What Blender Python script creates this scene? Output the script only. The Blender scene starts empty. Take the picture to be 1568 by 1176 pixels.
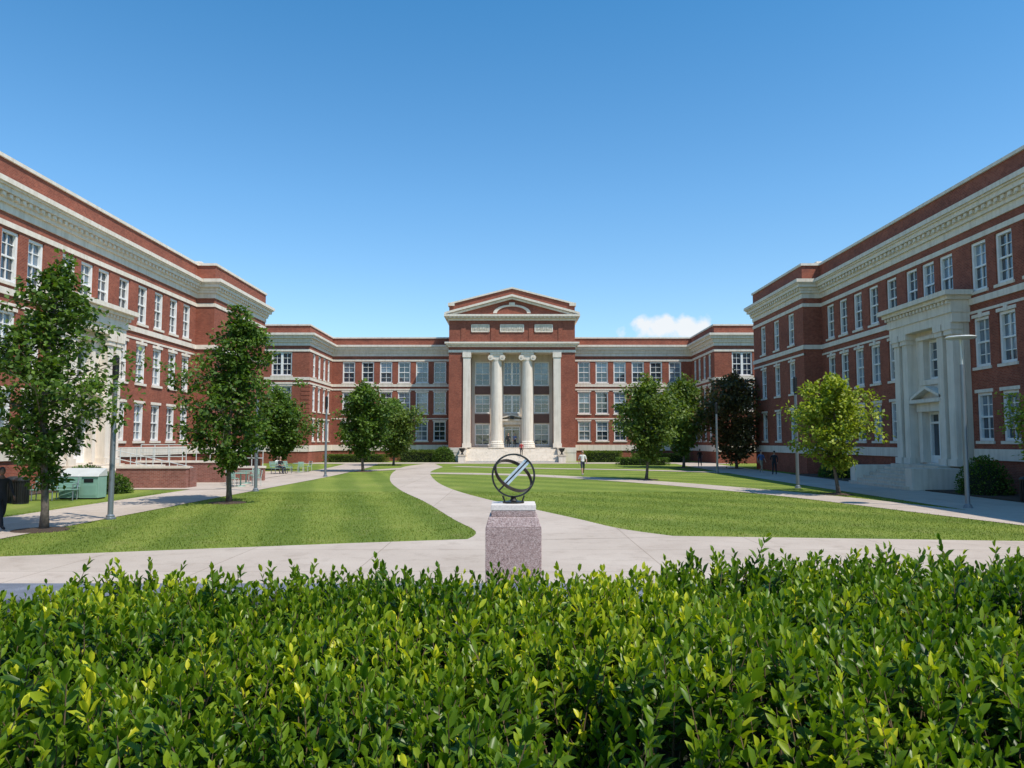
import bpy, math, random
import numpy as np
from mathutils import Vector, Matrix, noise
random.seed(7)
rad=math.radians
scene=bpy.context.scene
scene.view_settings.view_transform='Standard'
try: scene.view_settings.look='None'
except: pass
scene.view_settings.exposure=0
SUN=Vector((0.42,-0.32,0.85)).normalized()

# ---------------- materials ----------------
def newmat(name):
    m=bpy.data.materials.new(name); m.use_nodes=True
    nt=m.node_tree; b=nt.nodes['Principled BSDF']
    return m,nt,b
def N(nt,t,**k):
    n=nt.nodes.new(t)
    for a,v in k.items(): setattr(n,a,v)
    return n
def objco(nt): return N(nt,'ShaderNodeTexCoord').outputs['Object']
def noise_n(nt,vec,scale,detail=3,rough=.5):
    n=N(nt,'ShaderNodeTexNoise'); n.inputs['Scale'].default_value=scale; n.inputs['Detail'].default_value=detail
    n.inputs['Roughness'].default_value=rough
    nt.links.new(vec,n.inputs['Vector']); return n.outputs['Fac']
def ramp(nt,fac,stops):
    r=N(nt,'ShaderNodeValToRGB'); e=r.color_ramp.elements
    e[0].position=stops[0][0]; e[0].color=(*stops[0][1],1)
    e[1].position=stops[-1][0]; e[1].color=(*stops[-1][1],1)
    for p,c in stops[1:-1]:
        x=e.new(p); x.color=(*c,1)
    nt.links.new(fac,r.inputs['Fac']); return r.outputs['Color']
def mix(nt,a,b,fac,mode='MIX'):
    n=N(nt,'ShaderNodeMix',data_type='RGBA',blend_type=mode)
    for s,v in ((6,a),(7,b),(0,fac)):
        if hasattr(v,'is_linked'): nt.links.new(v,n.inputs[s])
        elif s==0: n.inputs[0].default_value=v
        else: n.inputs[s].default_value=(*v,1)
    return n.outputs[2]
def mth(nt,op,a,b=None,c=None):
    n=N(nt,'ShaderNodeMath',operation=op)
    for i,v in enumerate((a,b,c)):
        if v is None: continue
        if hasattr(v,'is_linked'): nt.links.new(v,n.inputs[i])
        else: n.inputs[i].default_value=v
    return n.outputs[0]
def bump(nt,b,h,strength=.3,dist=.02):
    n=N(nt,'ShaderNodeBump'); n.inputs['Strength'].default_value=strength; n.inputs['Distance'].default_value=dist
    nt.links.new(h,n.inputs['Height']); nt.links.new(n.outputs['Normal'],b.inputs['Normal'])
def simple(name,col,rough=.6,metal=0,var=.12,scale=3.0,bmp=0):
    m,nt,b=newmat(name); co=objco(nt)
    f=noise_n(nt,co,scale,4)
    c=ramp(nt,f,[(.3,tuple(x*(1-var) for x in col)),(.7,tuple(min(1,x*(1+var)) for x in col))])
    nt.links.new(c,b.inputs['Base Color']); b.inputs['Roughness'].default_value=rough; b.inputs['Metallic'].default_value=metal
    if bmp: bump(nt,b,noise_n(nt,co,scale*8,3),bmp,.02)
    return m
def brickmat(name,c1,c2,mort):
    m,nt,b=newmat(name); co=objco(nt)
    s=N(nt,'ShaderNodeSeparateXYZ'); nt.links.new(co,s.inputs[0])
    a=N(nt,'ShaderNodeMath',operation='ADD'); nt.links.new(s.outputs[0],a.inputs[0]); nt.links.new(s.outputs[1],a.inputs[1])
    cb=N(nt,'ShaderNodeCombineXYZ'); nt.links.new(a.outputs[0],cb.inputs[0]); nt.links.new(s.outputs[2],cb.inputs[1])
    br=N(nt,'ShaderNodeTexBrick'); nt.links.new(cb.outputs[0],br.inputs['Vector'])
    br.inputs['Color1'].default_value=(*c1,1); br.inputs['Color2'].default_value=(*c2,1); br.inputs['Mortar'].default_value=(*mort,1)
    br.inputs['Scale'].default_value=1; br.inputs['Brick Width'].default_value=.215; br.inputs['Row Height'].default_value=.075
    br.inputs['Mortar Size'].default_value=.006; br.inputs['Bias'].default_value=-.1
    f=noise_n(nt,co,.7,5,.6)
    d=ramp(nt,f,[(.3,(.78,.78,.8)),(.7,(1.12,1.1,1.08))])
    c=mix(nt,br.outputs['Color'],d,1.0,'MULTIPLY')
    g=noise_n(nt,co,5,4,.7)
    c=mix(nt,c,ramp(nt,g,[(.3,(.82,.82,.84)),(.7,(1.15,1.13,1.1))]),1.0,'MULTIPLY')
    nt.links.new(c,b.inputs['Base Color']); b.inputs['Roughness'].default_value=.9; b.inputs['Specular IOR Level'].default_value=.25
    return m
BRICK=brickmat('brick',(.24,.060,.036),(.33,.094,.056),(.30,.19,.14))
BRICKD=brickmat('brick_low_wall',(.24,.085,.06),(.32,.13,.10),(.32,.25,.21))
def stonemat(name,col):
    m,nt,b=newmat(name); co=objco(nt)
    f=noise_n(nt,co,1.2,6,.65)
    mp=N(nt,'ShaderNodeMapping'); mp.inputs['Scale'].default_value=(5,5,.35); nt.links.new(co,mp.inputs['Vector'])
    g=noise_n(nt,mp.outputs[0],1.0,3)
    c=ramp(nt,f,[(.3,tuple(x*.9 for x in col)),(.7,tuple(x*1.04 for x in col))])
    c2=mix(nt,c,ramp(nt,g,[(.3,(.82,.80,.76)),(.55,(1,1,1))]),.8,'MULTIPLY')
    nt.links.new(c2,b.inputs['Base Color']); b.inputs['Roughness'].default_value=.85; b.inputs['Specular IOR Level'].default_value=.3
    bump(nt,b,noise_n(nt,co,30,3),.1,.01)
    return m
STONE=stonemat('limestone',(.64,.55,.45))
STONE2=stonemat('pale_limestone',(.76,.68,.585))
WHITE=simple('white_window_frame',(.80,.78,.75),.5,var=.04)
def glassmat(name,col,rough=.04):
    m,nt,b=newmat(name); co=objco(nt)
    f=noise_n(nt,co,.9,2)
    c=ramp(nt,f,[(.35,tuple(x*.6 for x in col)),(.65,tuple(x*1.3 for x in col))])
    nt.links.new(c,b.inputs['Base Color']); b.inputs['Roughness'].default_value=rough
    b.inputs['IOR'].default_value=2.0
    bump(nt,b,noise_n(nt,co,1.5,1),.12,.05)
    return m
GLASS=glassmat('window_glass',(.025,.04,.06))
BLIND=glassmat('glass_over_blind',(.15,.20,.25),.10)
BROWN=simple('brown_spandrel_panel',(.12,.05,.035),.5)
ROOF=simple('roof_membrane',(.2,.19,.18),.9)
BLACK=simple('black_metal',(.02,.021,.023),.4,.3)
METAL=simple('grey_painted_metal',(.22,.25,.28),.4,.5,var=.06)
RAILM=simple('pale_railing_paint',(.6,.62,.6),.4,.2,var=.05)
BRONZE=simple('dark_bronze',(.06,.055,.05),.35,.8,var=.4,scale=14)
SILVER=simple('silver_metal',(.62,.63,.64),.35,.6,var=.15,scale=10)
TEAL=simple('pale_green_paint',(.22,.38,.31),.5,0,var=.08)
WALLST=simple('grey_wall_stone',(.15,.16,.19),.8,0,var=.25,scale=9,bmp=.5)
BARK=simple('tree_bark',(.13,.105,.085),.9,0,var=.35,scale=12,bmp=.6)
MULCH=simple('mulch',(.07,.045,.03),.95,0,var=.5,scale=30,bmp=.8)

def granite():
    m,nt,b=newmat('pink_granite'); co=objco(nt)
    v=N(nt,'ShaderNodeTexVoronoi'); v.inputs['Scale'].default_value=130; nt.links.new(co,v.inputs['Vector'])
    s=N(nt,'ShaderNodeSeparateColor'); nt.links.new(v.outputs['Color'],s.inputs[0])
    c=ramp(nt,s.outputs[0],[(.0,(.12,.085,.08)),(.3,(.30,.20,.185)),(.6,(.39,.275,.25)),(.95,(.55,.45,.42))])
    nt.links.new(c,b.inputs['Base Color']); b.inputs['Roughness'].default_value=.45
    return m
GRANITE=granite()
GRANTOP=simple('sawn_granite_cap',(.66,.60,.55),.7,0,var=.12,scale=40)

def concretemat():
    m,nt,b=newmat('path_concrete'); co=objco(nt)
    f=noise_n(nt,co,.35,6,.6); g=noise_n(nt,co,40,3)
    c=ramp(nt,f,[(.25,(.42,.345,.285)),(.5,(.485,.405,.34)),(.75,(.54,.46,.39))])
    c=mix(nt,c,ramp(nt,g,[(.3,(.86,.86,.86)),(.7,(1.08,1.08,1.08))]),.8,'MULTIPLY')
    br=N(nt,'ShaderNodeTexBrick'); nt.links.new(co,br.inputs['Vector']); br.offset=0
    br.inputs['Color1'].default_value=(1,1,1,1); br.inputs['Color2'].default_value=(.93,.93,.92,1); br.inputs['Mortar'].default_value=(.66,.63,.6,1)
    br.inputs['Scale'].default_value=1; br.inputs['Brick Width'].default_value=3.0; br.inputs['Row Height'].default_value=3.0; br.inputs['Mortar Size'].default_value=.014
    c=mix(nt,c,br.outputs['Color'],1.0,'MULTIPLY')
    st=noise_n(nt,co,1.6,7,.7)
    c=mix(nt,c,ramp(nt,st,[(.52,(1,1,1)),(.72,(.78,.76,.74))]),1.0,'MULTIPLY')
    nt.links.new(c,b.inputs['Base Color']); b.inputs['Roughness'].default_value=.9
    bump(nt,b,g,.2,.01)
    return m
CONC=concretemat()
def grassmat():
    m,nt,b=newmat('lawn_grass'); co=objco(nt)
    f=noise_n(nt,co,.22,5,.6); g=noise_n(nt,co,6,6,.75)
    mp=N(nt,'ShaderNodeMapping'); mp.inputs['Scale'].default_value=(60,22,1); nt.links.new(co,mp.inputs['Vector'])
    h=noise_n(nt,mp.outputs[0],1,4,.7)
    c=ramp(nt,f,[(.3,(.15,.21,.035)),(.55,(.20,.26,.05)),(.75,(.27,.30,.075))])
    c=mix(nt,c,ramp(nt,g,[(.3,(.72,.78,.7)),(.55,(1,1,1)),(.75,(1.3,1.16,1.1))]),1.0,'MULTIPLY')
    c=mix(nt,c,ramp(nt,h,[(.3,(.6,.68,.55)),(.5,(1,1,1)),(.7,(1.4,1.3,1.2))]),.9,'MULTIPLY')
    s=N(nt,'ShaderNodeSeparateXYZ'); nt.links.new(co,s.inputs[0])
    wob=mth(nt,'MULTIPLY',noise_n(nt,co,.25,3),1.2)
    u=mth(nt,'ADD',mth(nt,'MULTIPLY_ADD',s.outputs[1],.24,s.outputs[0]),wob)
    v=mth(nt,'ADD',mth(nt,'MULTIPLY_ADD',s.outputs[0],.85,s.outputs[1]),wob)
    k=mth(nt,'GREATER_THAN',u,5.2)
    su=mth(nt,'SINE',mth(nt,'MULTIPLY',u,2*math.pi/2.4)); sv=mth(nt,'SINE',mth(nt,'MULTIPLY',v,2*math.pi/4.2))
    st=mth(nt,'ADD',mth(nt,'MULTIPLY',su,mth(nt,'SUBTRACT',1.0,k)),mth(nt,'MULTIPLY',mth(nt,'MULTIPLY',sv,k),.6))
    st=mth(nt,'MULTIPLY_ADD',st,.5,.5)
    c=mix(nt,c,ramp(nt,st,[(.25,(.80,.85,.80)),(.75,(1.12,1.08,1.06))]),.9,'MULTIPLY')
    p=noise_n(nt,co,.9,6,.72)
    c=mix(nt,c,(.33,.28,.12),ramp(nt,p,[(.56,(0,0,0)),(.78,(.7,.7,.7))]))
    nt.links.new(c,b.inputs['Base Color']); b.inputs['Roughness'].default_value=.9
    b.inputs['Specular IOR Level'].default_value=.15
    bump(nt,b,h,.8,.05)
    return m
GRASS=grassmat()
def leafmat(name,cols,rough=.45,trans=.3,spec=.4):
    m,nt,b=newmat(name)
    a=N(nt,'ShaderNodeAttribute',attribute_name='tint')
    c=ramp(nt,a.outputs['Fac'],cols)
    nt.links.new(c,b.inputs['Base Color']); b.inputs['Roughness'].default_value=rough; b.inputs['Specular IOR Level'].default_value=spec
    t=N(nt,'ShaderNodeBsdfTranslucent')
    tc=mix(nt,c,(1.4,1.5,.35),1.0,'MULTIPLY'); nt.links.new(tc,t.inputs['Color'])
    ms=N(nt,'ShaderNodeMixShader'); ms.inputs[0].default_value=trans
    nt.links.new(b.outputs[0],ms.inputs[1]); nt.links.new(t.outputs[0],ms.inputs[2])
    nt.links.new(ms.outputs[0],nt.nodes['Material Output'].inputs['Surface'])
    return m
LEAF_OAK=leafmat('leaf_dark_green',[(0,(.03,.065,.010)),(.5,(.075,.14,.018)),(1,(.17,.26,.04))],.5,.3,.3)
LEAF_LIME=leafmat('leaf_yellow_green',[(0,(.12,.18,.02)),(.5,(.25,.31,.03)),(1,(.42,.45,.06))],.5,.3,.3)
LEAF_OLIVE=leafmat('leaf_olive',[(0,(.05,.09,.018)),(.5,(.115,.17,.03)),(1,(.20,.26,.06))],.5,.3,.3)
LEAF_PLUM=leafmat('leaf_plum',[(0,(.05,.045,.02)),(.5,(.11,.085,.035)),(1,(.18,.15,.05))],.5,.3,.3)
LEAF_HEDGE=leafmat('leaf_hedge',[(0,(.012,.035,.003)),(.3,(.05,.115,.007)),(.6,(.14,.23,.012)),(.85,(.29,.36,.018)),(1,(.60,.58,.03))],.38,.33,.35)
LEAF_GRASS=leafmat('grass_blades',[(0,(.10,.15,.025)),(.5,(.20,.26,.045)),(1,(.36,.36,.11))],.7,.3,.1)
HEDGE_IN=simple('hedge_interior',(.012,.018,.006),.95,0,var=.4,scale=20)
TWIG=simple('hedge_twig',(.12,.08,.04),.9)

# ---------------- mesh builder ----------------
class MB:
    def __init__(s): s.v=[];s.f=[];s.m=[];s.mats=[]
    def mi(s,m):
        if m not in s.mats: s.mats.append(m)
        return s.mats.index(m)
    def face(s,pts,m):
        i=len(s.v); s.v+= [tuple(p) for p in pts]; s.f.append(tuple(range(i,i+len(pts)))); s.m.append(s.mi(m))
    def hexa(s,c,m):
        i=len(s.v); s.v+=[tuple(p) for p in c]; k=s.mi(m)
        for q in ((0,3,2,1),(4,5,6,7),(0,1,5,4),(1,2,6,5),(2,3,7,6),(3,0,4,7)):
            s.f.append(tuple(i+a for a in q)); s.m.append(k)
    def box(s,x0,x1,y0,y1,z0,z1,m):
        s.hexa([(x0,y0,z0),(x1,y0,z0),(x1,y1,z0),(x0,y1,z0),(x0,y0,z1),(x1,y0,z1),(x1,y1,z1),(x0,y1,z1)],m)
    def lbox(s,F,u0,u1,n0,n1,z0,z1,m):
        O,U,Nn=F
        P=lambda u,n,z:(O[0]+U[0]*u+Nn[0]*n,O[1]+U[1]*u+Nn[1]*n,z)
        s.hexa([P(u0,n0,z0),P(u1,n0,z0),P(u1,n1,z0),P(u0,n1,z0),P(u0,n0,z1),P(u1,n0,z1),P(u1,n1,z1),P(u0,n1,z1)],m)
    def tube(s,pts,rs,m,seg=8,cap=True):
        pts=[Vector(p) for p in pts]; k=s.mi(m); base=len(s.v); n=len(pts)
        ref=None
        for i,p in enumerate(pts):
            d=(pts[min(i+1,n-1)]-pts[max(i-1,0)]).normalized()
            if ref is None:
                ref=Vector((1,0,0)) if abs(d.x)<.8 else Vector((0,1,0))
            a=(ref-d*ref.dot(d)).normalized(); b=d.cross(a); ref=a
            for j in range(seg):
                t=2*math.pi*j/seg; s.v.append(tuple(p+(a*math.cos(t)+b*math.sin(t))*rs[i]))
        for i in range(n-1):
            for j in range(seg):
                j2=(j+1)%seg
                s.f.append((base+i*seg+j,base+i*seg+j2,base+(i+1)*seg+j2,base+(i+1)*seg+j)); s.m.append(k)
        if cap:
            s.f.append(tuple(base+j for j in reversed(range(seg)))); s.m.append(k)
            s.f.append(tuple(base+(n-1)*seg+j for j in range(seg))); s.m.append(k)
    def lathe(s,cx,cy,prof,m,seg=20,flute=0):
        k=s.mi(m); base=len(s.v)
        for r,z in prof:
            for j in range(seg):
                t=2*math.pi*j/seg; rr=r*(1-flute*(j%2)); s.v.append((cx+rr*math.cos(t),cy+rr*math.sin(t),z))
        for i in range(len(prof)-1):
            for j in range(seg):
                j2=(j+1)%seg
                s.f.append((base+i*seg+j,base+i*seg+j2,base+(i+1)*seg+j2,base+(i+1)*seg+j)); s.m.append(k)
        s.f.append(tuple(base+j for j in reversed(range(seg)))); s.m.append(k)
        s.f.append(tuple(base+(len(prof)-1)*seg+j for j in range(seg))); s.m.append(k)
    def ball(s,c,r,m,nu=12,nv=8,zmin=-1):
        k=s.mi(m); base=len(s.v)
        for i in range(nv+1):
            a=-math.pi/2+math.pi*i/nv; zz=max(math.sin(a),zmin); cr=math.cos(a) if math.sin(a)>=zmin else math.sqrt(max(0,1-zmin*zmin))*.98
            for j in range(nu):
                t=2*math.pi*j/nu; s.v.append((c[0]+r[0]*cr*math.cos(t),c[1]+r[1]*cr*math.sin(t),c[2]+r[2]*zz))
        for i in range(nv):
            for j in range(nu):
                j2=(j+1)%nu
                s.f.append((base+i*nu+j,base+i*nu+j2,base+(i+1)*nu+j2,base+(i+1)*nu+j)); s.m.append(k)
    def obj(s,name,parent=None,smooth=False,bev=0,mat=None):
        me=bpy.data.meshes.new(name); v=s.v
        if mat is not None: v=[tuple(mat@Vector(p)) for p in v]
        me.from_pydata(v,[],s.f)
        for m in s.mats: me.materials.append(m)
        me.polygons.foreach_set('material_index',s.m)
        if smooth: me.polygons.foreach_set('use_smooth',[True]*len(s.f))
        me.update()
        o=bpy.data.objects.new(name,me); scene.collection.objects.link(o)
        if parent: o.parent=parent
        if bev:
            b=o.modifiers.new('b','BEVEL'); b.width=bev; b.segments=2; b.limit_method='ANGLE'
        return o
def empty(name):
    e=bpy.data.objects.new(name,None); scene.collection.objects.link(e); e.empty_display_size=.2; return e

def np_mesh(name,V,T,mat,tint=None,parent=None,smooth=True):
    me=bpy.data.meshes.new(name); nt_=len(T); 
    me.vertices.add(len(V)); me.vertices.foreach_set('co',V.astype(np.float32).ravel())
    me.loops.add(nt_*3); me.loops.foreach_set('vertex_index',T.astype(np.int32).ravel())
    me.polygons.add(nt_); me.polygons.foreach_set('loop_start',np.arange(0,nt_*3,3,dtype=np.int32))
    try: me.polygons.foreach_set('loop_total',np.full(nt_,3,dtype=np.int32))
    except Exception: pass
    me.polygons.foreach_set('use_smooth',np.full(nt_,smooth))
    if tint is not None:
        a=me.attributes.new('tint','FLOAT','POINT'); a.data.foreach_set('value',tint.astype(np.float32))
    me.materials.append(mat); me.update(calc_edges=True); me.validate()
    o=bpy.data.objects.new(name,me); scene.collection.objects.link(o)
    if parent: o.parent=parent
    return o
def leaves(C,D,Nrm,L,W,rng,fine=False):
    S=np.cross(D,Nrm); S/= (np.linalg.norm(S,axis=1,keepdims=True)+1e-9)
    U=np.cross(S,D)
    n=len(C); L=L[:,None]; W=W[:,None]
    if fine:
        tpl=[(0,0,0),(.36,0,-.03),(.72,0,.0),(1,0,-.06),(.33,.42,.09),(.70,.40,.09),(.33,-.42,.09),(.70,-.40,.09)]
        tri=[(0,4,1),(0,1,6),(4,5,2),(4,2,1),(1,2,7),(1,7,6),(5,3,2),(2,3,7)]
    else:
        tpl=[(0,0,0),(.5,.5,.08),(1,0,-.08),(.5,-.5,.08)]
        tri=[(0,1,2),(0,2,3)]
    V=np.stack([C+D*L*a+S*W*b+U*L*c for a,b,c in tpl],axis=1)
    k=len(tpl); T=(np.arange(n)[:,None,None]*k+np.array(tri)[None]).reshape(-1,3)
    return V.reshape(-1,3),T,k
def unit(a): return a/(np.linalg.norm(a,axis=1,keepdims=True)+1e-9)

# ---------------- facade tools ----------------
class Bld:
    def __init__(s,name):
        s.e=empty(name); s.wall=MB(); s.trim=MB(); s.frame=MB(); s.glass=MB(); s.roof=MB(); s.detail=MB()
        s.rng=random.Random(len(name)*13+5)
    def done(s):
        for n,mb in (('walls',s.wall),('stone_trim',s.trim),('window_frames',s.frame),('window_glass',s.glass),('roof',s.roof),('entrance_details',s.detail)):
            if mb.f: mb.obj(n,s.e)
    def facade(s,F,L,z0,z1,wins,mat=None,rec=.24,u0=0,windows=True):
        mat=mat or BRICK; O,U,Nn=F
        P=lambda u,n,z:(O[0]+U[0]*u+Nn[0]*n,O[1]+U[1]*u+Nn[1]*n,z)
        us=sorted(set([u0,L]+[w[0] for w in wins]+[w[1] for w in wins])); zs=sorted(set([z0,z1]+[w[2] for w in wins]+[w[3] for w in wins]))
        for i in range(len(us)-1):
            for j in range(len(zs)-1):
                a,b,c,d=us[i],us[i+1],zs[j],zs[j+1]; mu=(a+b)/2; mz=(c+d)/2
                if any(w[0]<mu<w[1] and w[2]<mz<w[3] for w in wins): continue
                s.wall.face([P(a,0,c),P(b,0,c),P(b,0,d),P(a,0,d)],mat)
        for w in wins:
            a,b,c,d=w[:4]
            for q in ([(a,c),(a,d)],[(a,d),(b,d)],[(b,d),(b,c)],[(b,c),(a,c)]):
                (p1,q1),(p2,q2)=q
                s.wall.face([P(p1,0,q1),P(p2,0,q2),P(p2,-rec-.03,q2),P(p1,-rec-.03,q1)],mat)
            if windows: s.window(F,w,rec)
    def window(s,F,w,rec=.24):
        a,b,c,d=w[:4]; st=w[4] if len(w)>4 else 'std'; O,U,Nn=F; e=.002
        P=lambda u,n,z:(O[0]+U[0]*u+Nn[0]*n,O[1]+U[1]*u+Nn[1]*n,z)
        if st=='hole': return
        mid=(c+d)/2; g=-rec
        def pane(u0,u1,z0,z1,m): s.glass.face([P(u0,g,z0),P(u1,g,z0),P(u1,g,z1),P(u0,g,z1)],m)
        r=s.rng.random()
        if st=='door':
            pane(a,b,c,d,GLASS)
        else:
            bl=r<.55; k=s.rng.choice([1,.5,.35,.75,.5]) if bl else 0
            zb=d-(d-c)*k*.98
            if bl:
                pane(a,b,zb,d,BLIND)
                if k<1: pane(a,b,c,zb,GLASS)
            else: pane(a,b,c,d,GLASS)
        fw=.14; n0=-rec+.003; n1=-rec+.16; f=s.frame
        f.lbox(F,a+e,a+fw,n0,n1,c+e,d-e,WHITE); f.lbox(F,b-fw,b-e,n0,n1,c+e,d-e,WHITE)
        f.lbox(F,a+fw,b-fw,n0,n1,c+e,c+fw,WHITE); f.lbox(F,a+fw,b-fw,n0,n1,d-fw,d-e,WHITE)
        if st=='door':
            f.lbox(F,(a+b)/2-.06,(a+b)/2+.06,n0,n1-.01,c+fw,d-fw,WHITE)
            f.lbox(F,a+fw,b-fw,n0,n1-.02,c+2.15,c+2.27,WHITE); f.lbox(F,a+fw,b-fw,n0,n1-.02,c+fw,c+.4,WHITE)
            return
        f.lbox(F,a+fw,b-fw,n0,n1-.05,mid-.045,mid+.045,WHITE)
        cols=2 if (b-a)<1.9 else 4
        for i in range(1,cols):
            t=.12 if (cols==4 and i==2) else .022
            u=a+(b-a)*i/cols; f.lbox(F,u-t,u+t,n0,n1-(.09 if t<.05 else .01),c+fw,d-fw,WHITE)
        for zq in (c+(d-c)*.25,c+(d-c)*.75):
            f.lbox(F,a+fw,b-fw,n0,n1-.10,zq-.02,zq+.02,WHITE)
    def sill(s,F,w,mat=None,lint=True,keyst=False):
        a,b,c,d=w[:4]; mat=mat or STONE2
        s.trim.lbox(F,a-.1,b+.1,-.2,.08,c-.15,c-.003,mat)
        if lint: s.trim.lbox(F,a-.1,b+.1,-.2,.03,d+.003,d+.17,mat)
        if keyst: s.trim.lbox(F,(a+b)/2-.13,(a+b)/2+.13,-.2,.07,d-.02,d+.30,mat)
    def ring(s,x0,x1,y0,y1,z0,z1,p,mat,e=0,where=None):
        (where or s.trim).box(x0-p,x1+p,y0-p,y1+p,z0-e,z1+e,mat)
    def crown(s,x0,x1,y0,y1,e=0,top=16.0,dz=0,dc=0):
        R=lambda a,b,p,m,w=None:s.ring(x0,x1,y0,y1,a,b,p,m,e,w)
        q=dz+dc
        R(12.66+dz,12.92+dz,.06,STONE2)
        R(12.92+dz,13.32+q,.0+e,BRICK,s.wall)
        R(13.32+q,13.7+q,.07,STONE2); R(13.7+q,13.9+q,.2,STONE2); R(13.9+q,14.12+q,.26,STONE2)
        R(14.12+q,14.36+q,.46,STONE2); R(14.36+q,14.46+q,.56,STONE2); R(14.46+q,14.70+q,.66,STONE2)
        R(14.70+q,top-.17,.0+e,BRICK,s.wall); R(top-.17,top,.1,STONE2)
    def dentils(s,F,u0,u1,z0,z1,n0,n1,step=.42,w=.2,mat=None):
        u=u0
        while u<u1:
            s.trim.lbox(F,u,u+w,n0,n1,z0,z1,mat or STONE2); u+=step

FL=[(2.5,4.9),(6.2,8.7),(10.05,12.55)]
def side_building(sg):
    B=Bld('brick_academic_building'); XF=24.0*sg if sg<0 else 23.5
    XP=XF-1.4*sg; XB=42*sg
    nx=-sg; DP=-1.3
    F=((XF,0,0),(0,1,0),(nx,0,0)); FQ=((XF,DP,0),(0,1,0),(nx,0,0))
    ys=[9.4,11.7,14,16.3,18.6,20.9,23.2,25.5,27.6,29.8,32.0,34.2,36.3,38.3,41.2,43.0,44.8,47.2,49.6,51.9,54.2,56.4]
    wins=[]
    for y in ys:
        portal=39.2<y<45.8
        for k,(a,b) in enumerate(FL):
            if portal and k<2: continue
            wins.append((y-.64,y+.64,a,b))
    door=(42.7,44.6,1.3,4.1,'door'); up=(42.95,44.35,5.9,8.1)
    z12=12.66
    B.facade(F,58,0,z12,wins+[(q[0]+DP,q[1]+DP,q[2],q[3],'hole') for q in (door,up)],u0=4)
    for w in wins:
        B.sill(F,w,lint=(w[2]<10),keyst=(w[2]>5 and w[2]<9))
    FP=((XP,0,0),(0,1,0),(nx,0,0))
    pw=[]
    cs=(60.6,64.0,67.4) if sg>0 else ()
    for y in cs:
        for a,b in FL: pw.append((y-.65,y+.65,a,b))
    B.facade(FP,70,0,z12,pw,u0=58)
    for w in pw: B.sill(FP,w,lint=(w[2]<10),keyst=(5<w[2]<9))
    lo,hi=sorted((XF,XB)); lp,hp=sorted((XP,XB))
    B.facade(((lp,58,0),(1,0,0),(0,-1,0)),hp-lp,0,z12,[])
    FE=((lp,70,0),(1,0,0),(0,1,0)); ew=[(c-.65,c+.65,a,b) for c in (3,6.5,10) for a,b in FL]
    B.facade(FE,hp-lp,0,z12,ew)
    B.facade(((lo,4,0),(1,0,0),(0,-1,0)),hi-lo,0,z12,[])
    B.crown(lo,hi,4,58); B.crown(lp,hp,58,70,e=.003)
    for (x0,x1,y0,y1,e,Fq,u0,u1,skip) in ((lo,hi,4,58,0,F,4,58,(39.2,45.8)),(lp,hp,58,70,.003,FP,58,70,None)):
        B.ring(x0,x1,y0,y1,9.42,9.74,.09,STONE2,e)
        segs=[(u0,u1)] if not skip else [(u0,skip[0]),(skip[1],u1)]
        for a,b in segs:
            B.trim.lbox(Fq,a,b,-.1,.1,1.55-e,2.1+e,STONE2)
        B.dentils(Fq,u0,u1,13.92,14.10,.2,.38,.5,.25)
    B.trim.box(lp,hp,57.9,58.2,1.552,2.098,STONE2)
    B.trim.lbox(F,4,58,-.1,.04,8.95,9.08,STONE2)
    if sg>0: B.trim.lbox(FP,58,70,-.1,.06,8.97,9.12,STONE2)
    B.ring(lp+2,hp-2,60,68,16.0,16.5,0,BRICK,0,B.wall); B.ring(lp+2,hp-2,60,68,16.5,16.62,.08,STONE2)
    FS=((XF+nx*.3,DP,0),(0,1,0),(nx,0,0))
    B.facade(FS,47.0,1.2,8.6,[door,up],mat=STONE2,u0=40.6,rec=.4)
    t=B.trim
    t.lbox(FQ,40.6,40.62,.0,.3,1.2,8.6,STONE); t.lbox(FQ,46.98,47.0,.0,.3,1.2,8.6,STONE)
    for a,b in ((40.75,41.35),(41.7,42.25),(45.35,45.9),(46.25,46.85)):
        t.lbox(FS,a,b,0,.5,1.55,8.0,STONE2); t.lbox(FS,a-.09,b+.09,0,.6,1.2,1.55,STONE2); t.lbox(FS,a-.07,b+.07,0,.58,8.0,8.25,STONE2)
        t.lbox(FS,a-.12,b+.12,0,.64,8.25,8.6,STONE2)
    t.lbox(FS,40.5,47.1,-.3,.62,8.6,9.1,STONE2); t.lbox(FS,40.45,47.15,-.3,.7,9.1,9.75,STONE2); t.lbox(FS,40.3,47.3,-.3,.95,9.75,9.95,STONE2); t.lbox(FS,40.1,47.5,-.3,1.15,9.95,10.2,STONE2)
    B.dentils(FS,40.5,47.05,9.56,9.74,.7,.85,.36,.18)
    t.lbox(FS,42.5,44.8,0,.12,5.6,5.88,STONE2); t.lbox(FS,42.55,42.93,0,.1,5.88,8.12,STONE2); t.lbox(FS,44.37,44.75,0,.1,5.88,8.12,STONE2)
    t.lbox(FS,42.4,44.9,0,.22,8.12,8.32,STONE2)
    t.lbox(FS,42.35,42.68,0,.18,1.3,4.12,STONE2); t.lbox(FS,44.62,44.95,0,.18,1.3,4.12,STONE2)
    t.lbox(FS,42.3,45.0,0,.25,4.12,4.6,STONE2); t.lbox(FS,42.1,45.2,0,.55,4.6,4.8,STONE2)
    O,U,Nn=FS
    P=lambda u,n,z:(O[0]+Nn[0]*n,u+DP,z)
    for sgn in (-1,1):
        a=43.65+sgn*1.55
        t.hexa([P(a,0,4.8),P(43.65,0,5.35),P(43.65,.5,5.35),P(a,.5,4.8),P(a,0,4.95),P(43.65,0,5.52),P(43.65,.5,5.52),P(a,.5,4.95)],STONE2)
    for i in range(7):
        z=1.2-i*.17; t.lbox(FQ,41.3-.12*i,46.3+.12*i,.3,1.5+i*.36,max(z-.17,-.1),z,STONE)
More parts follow.
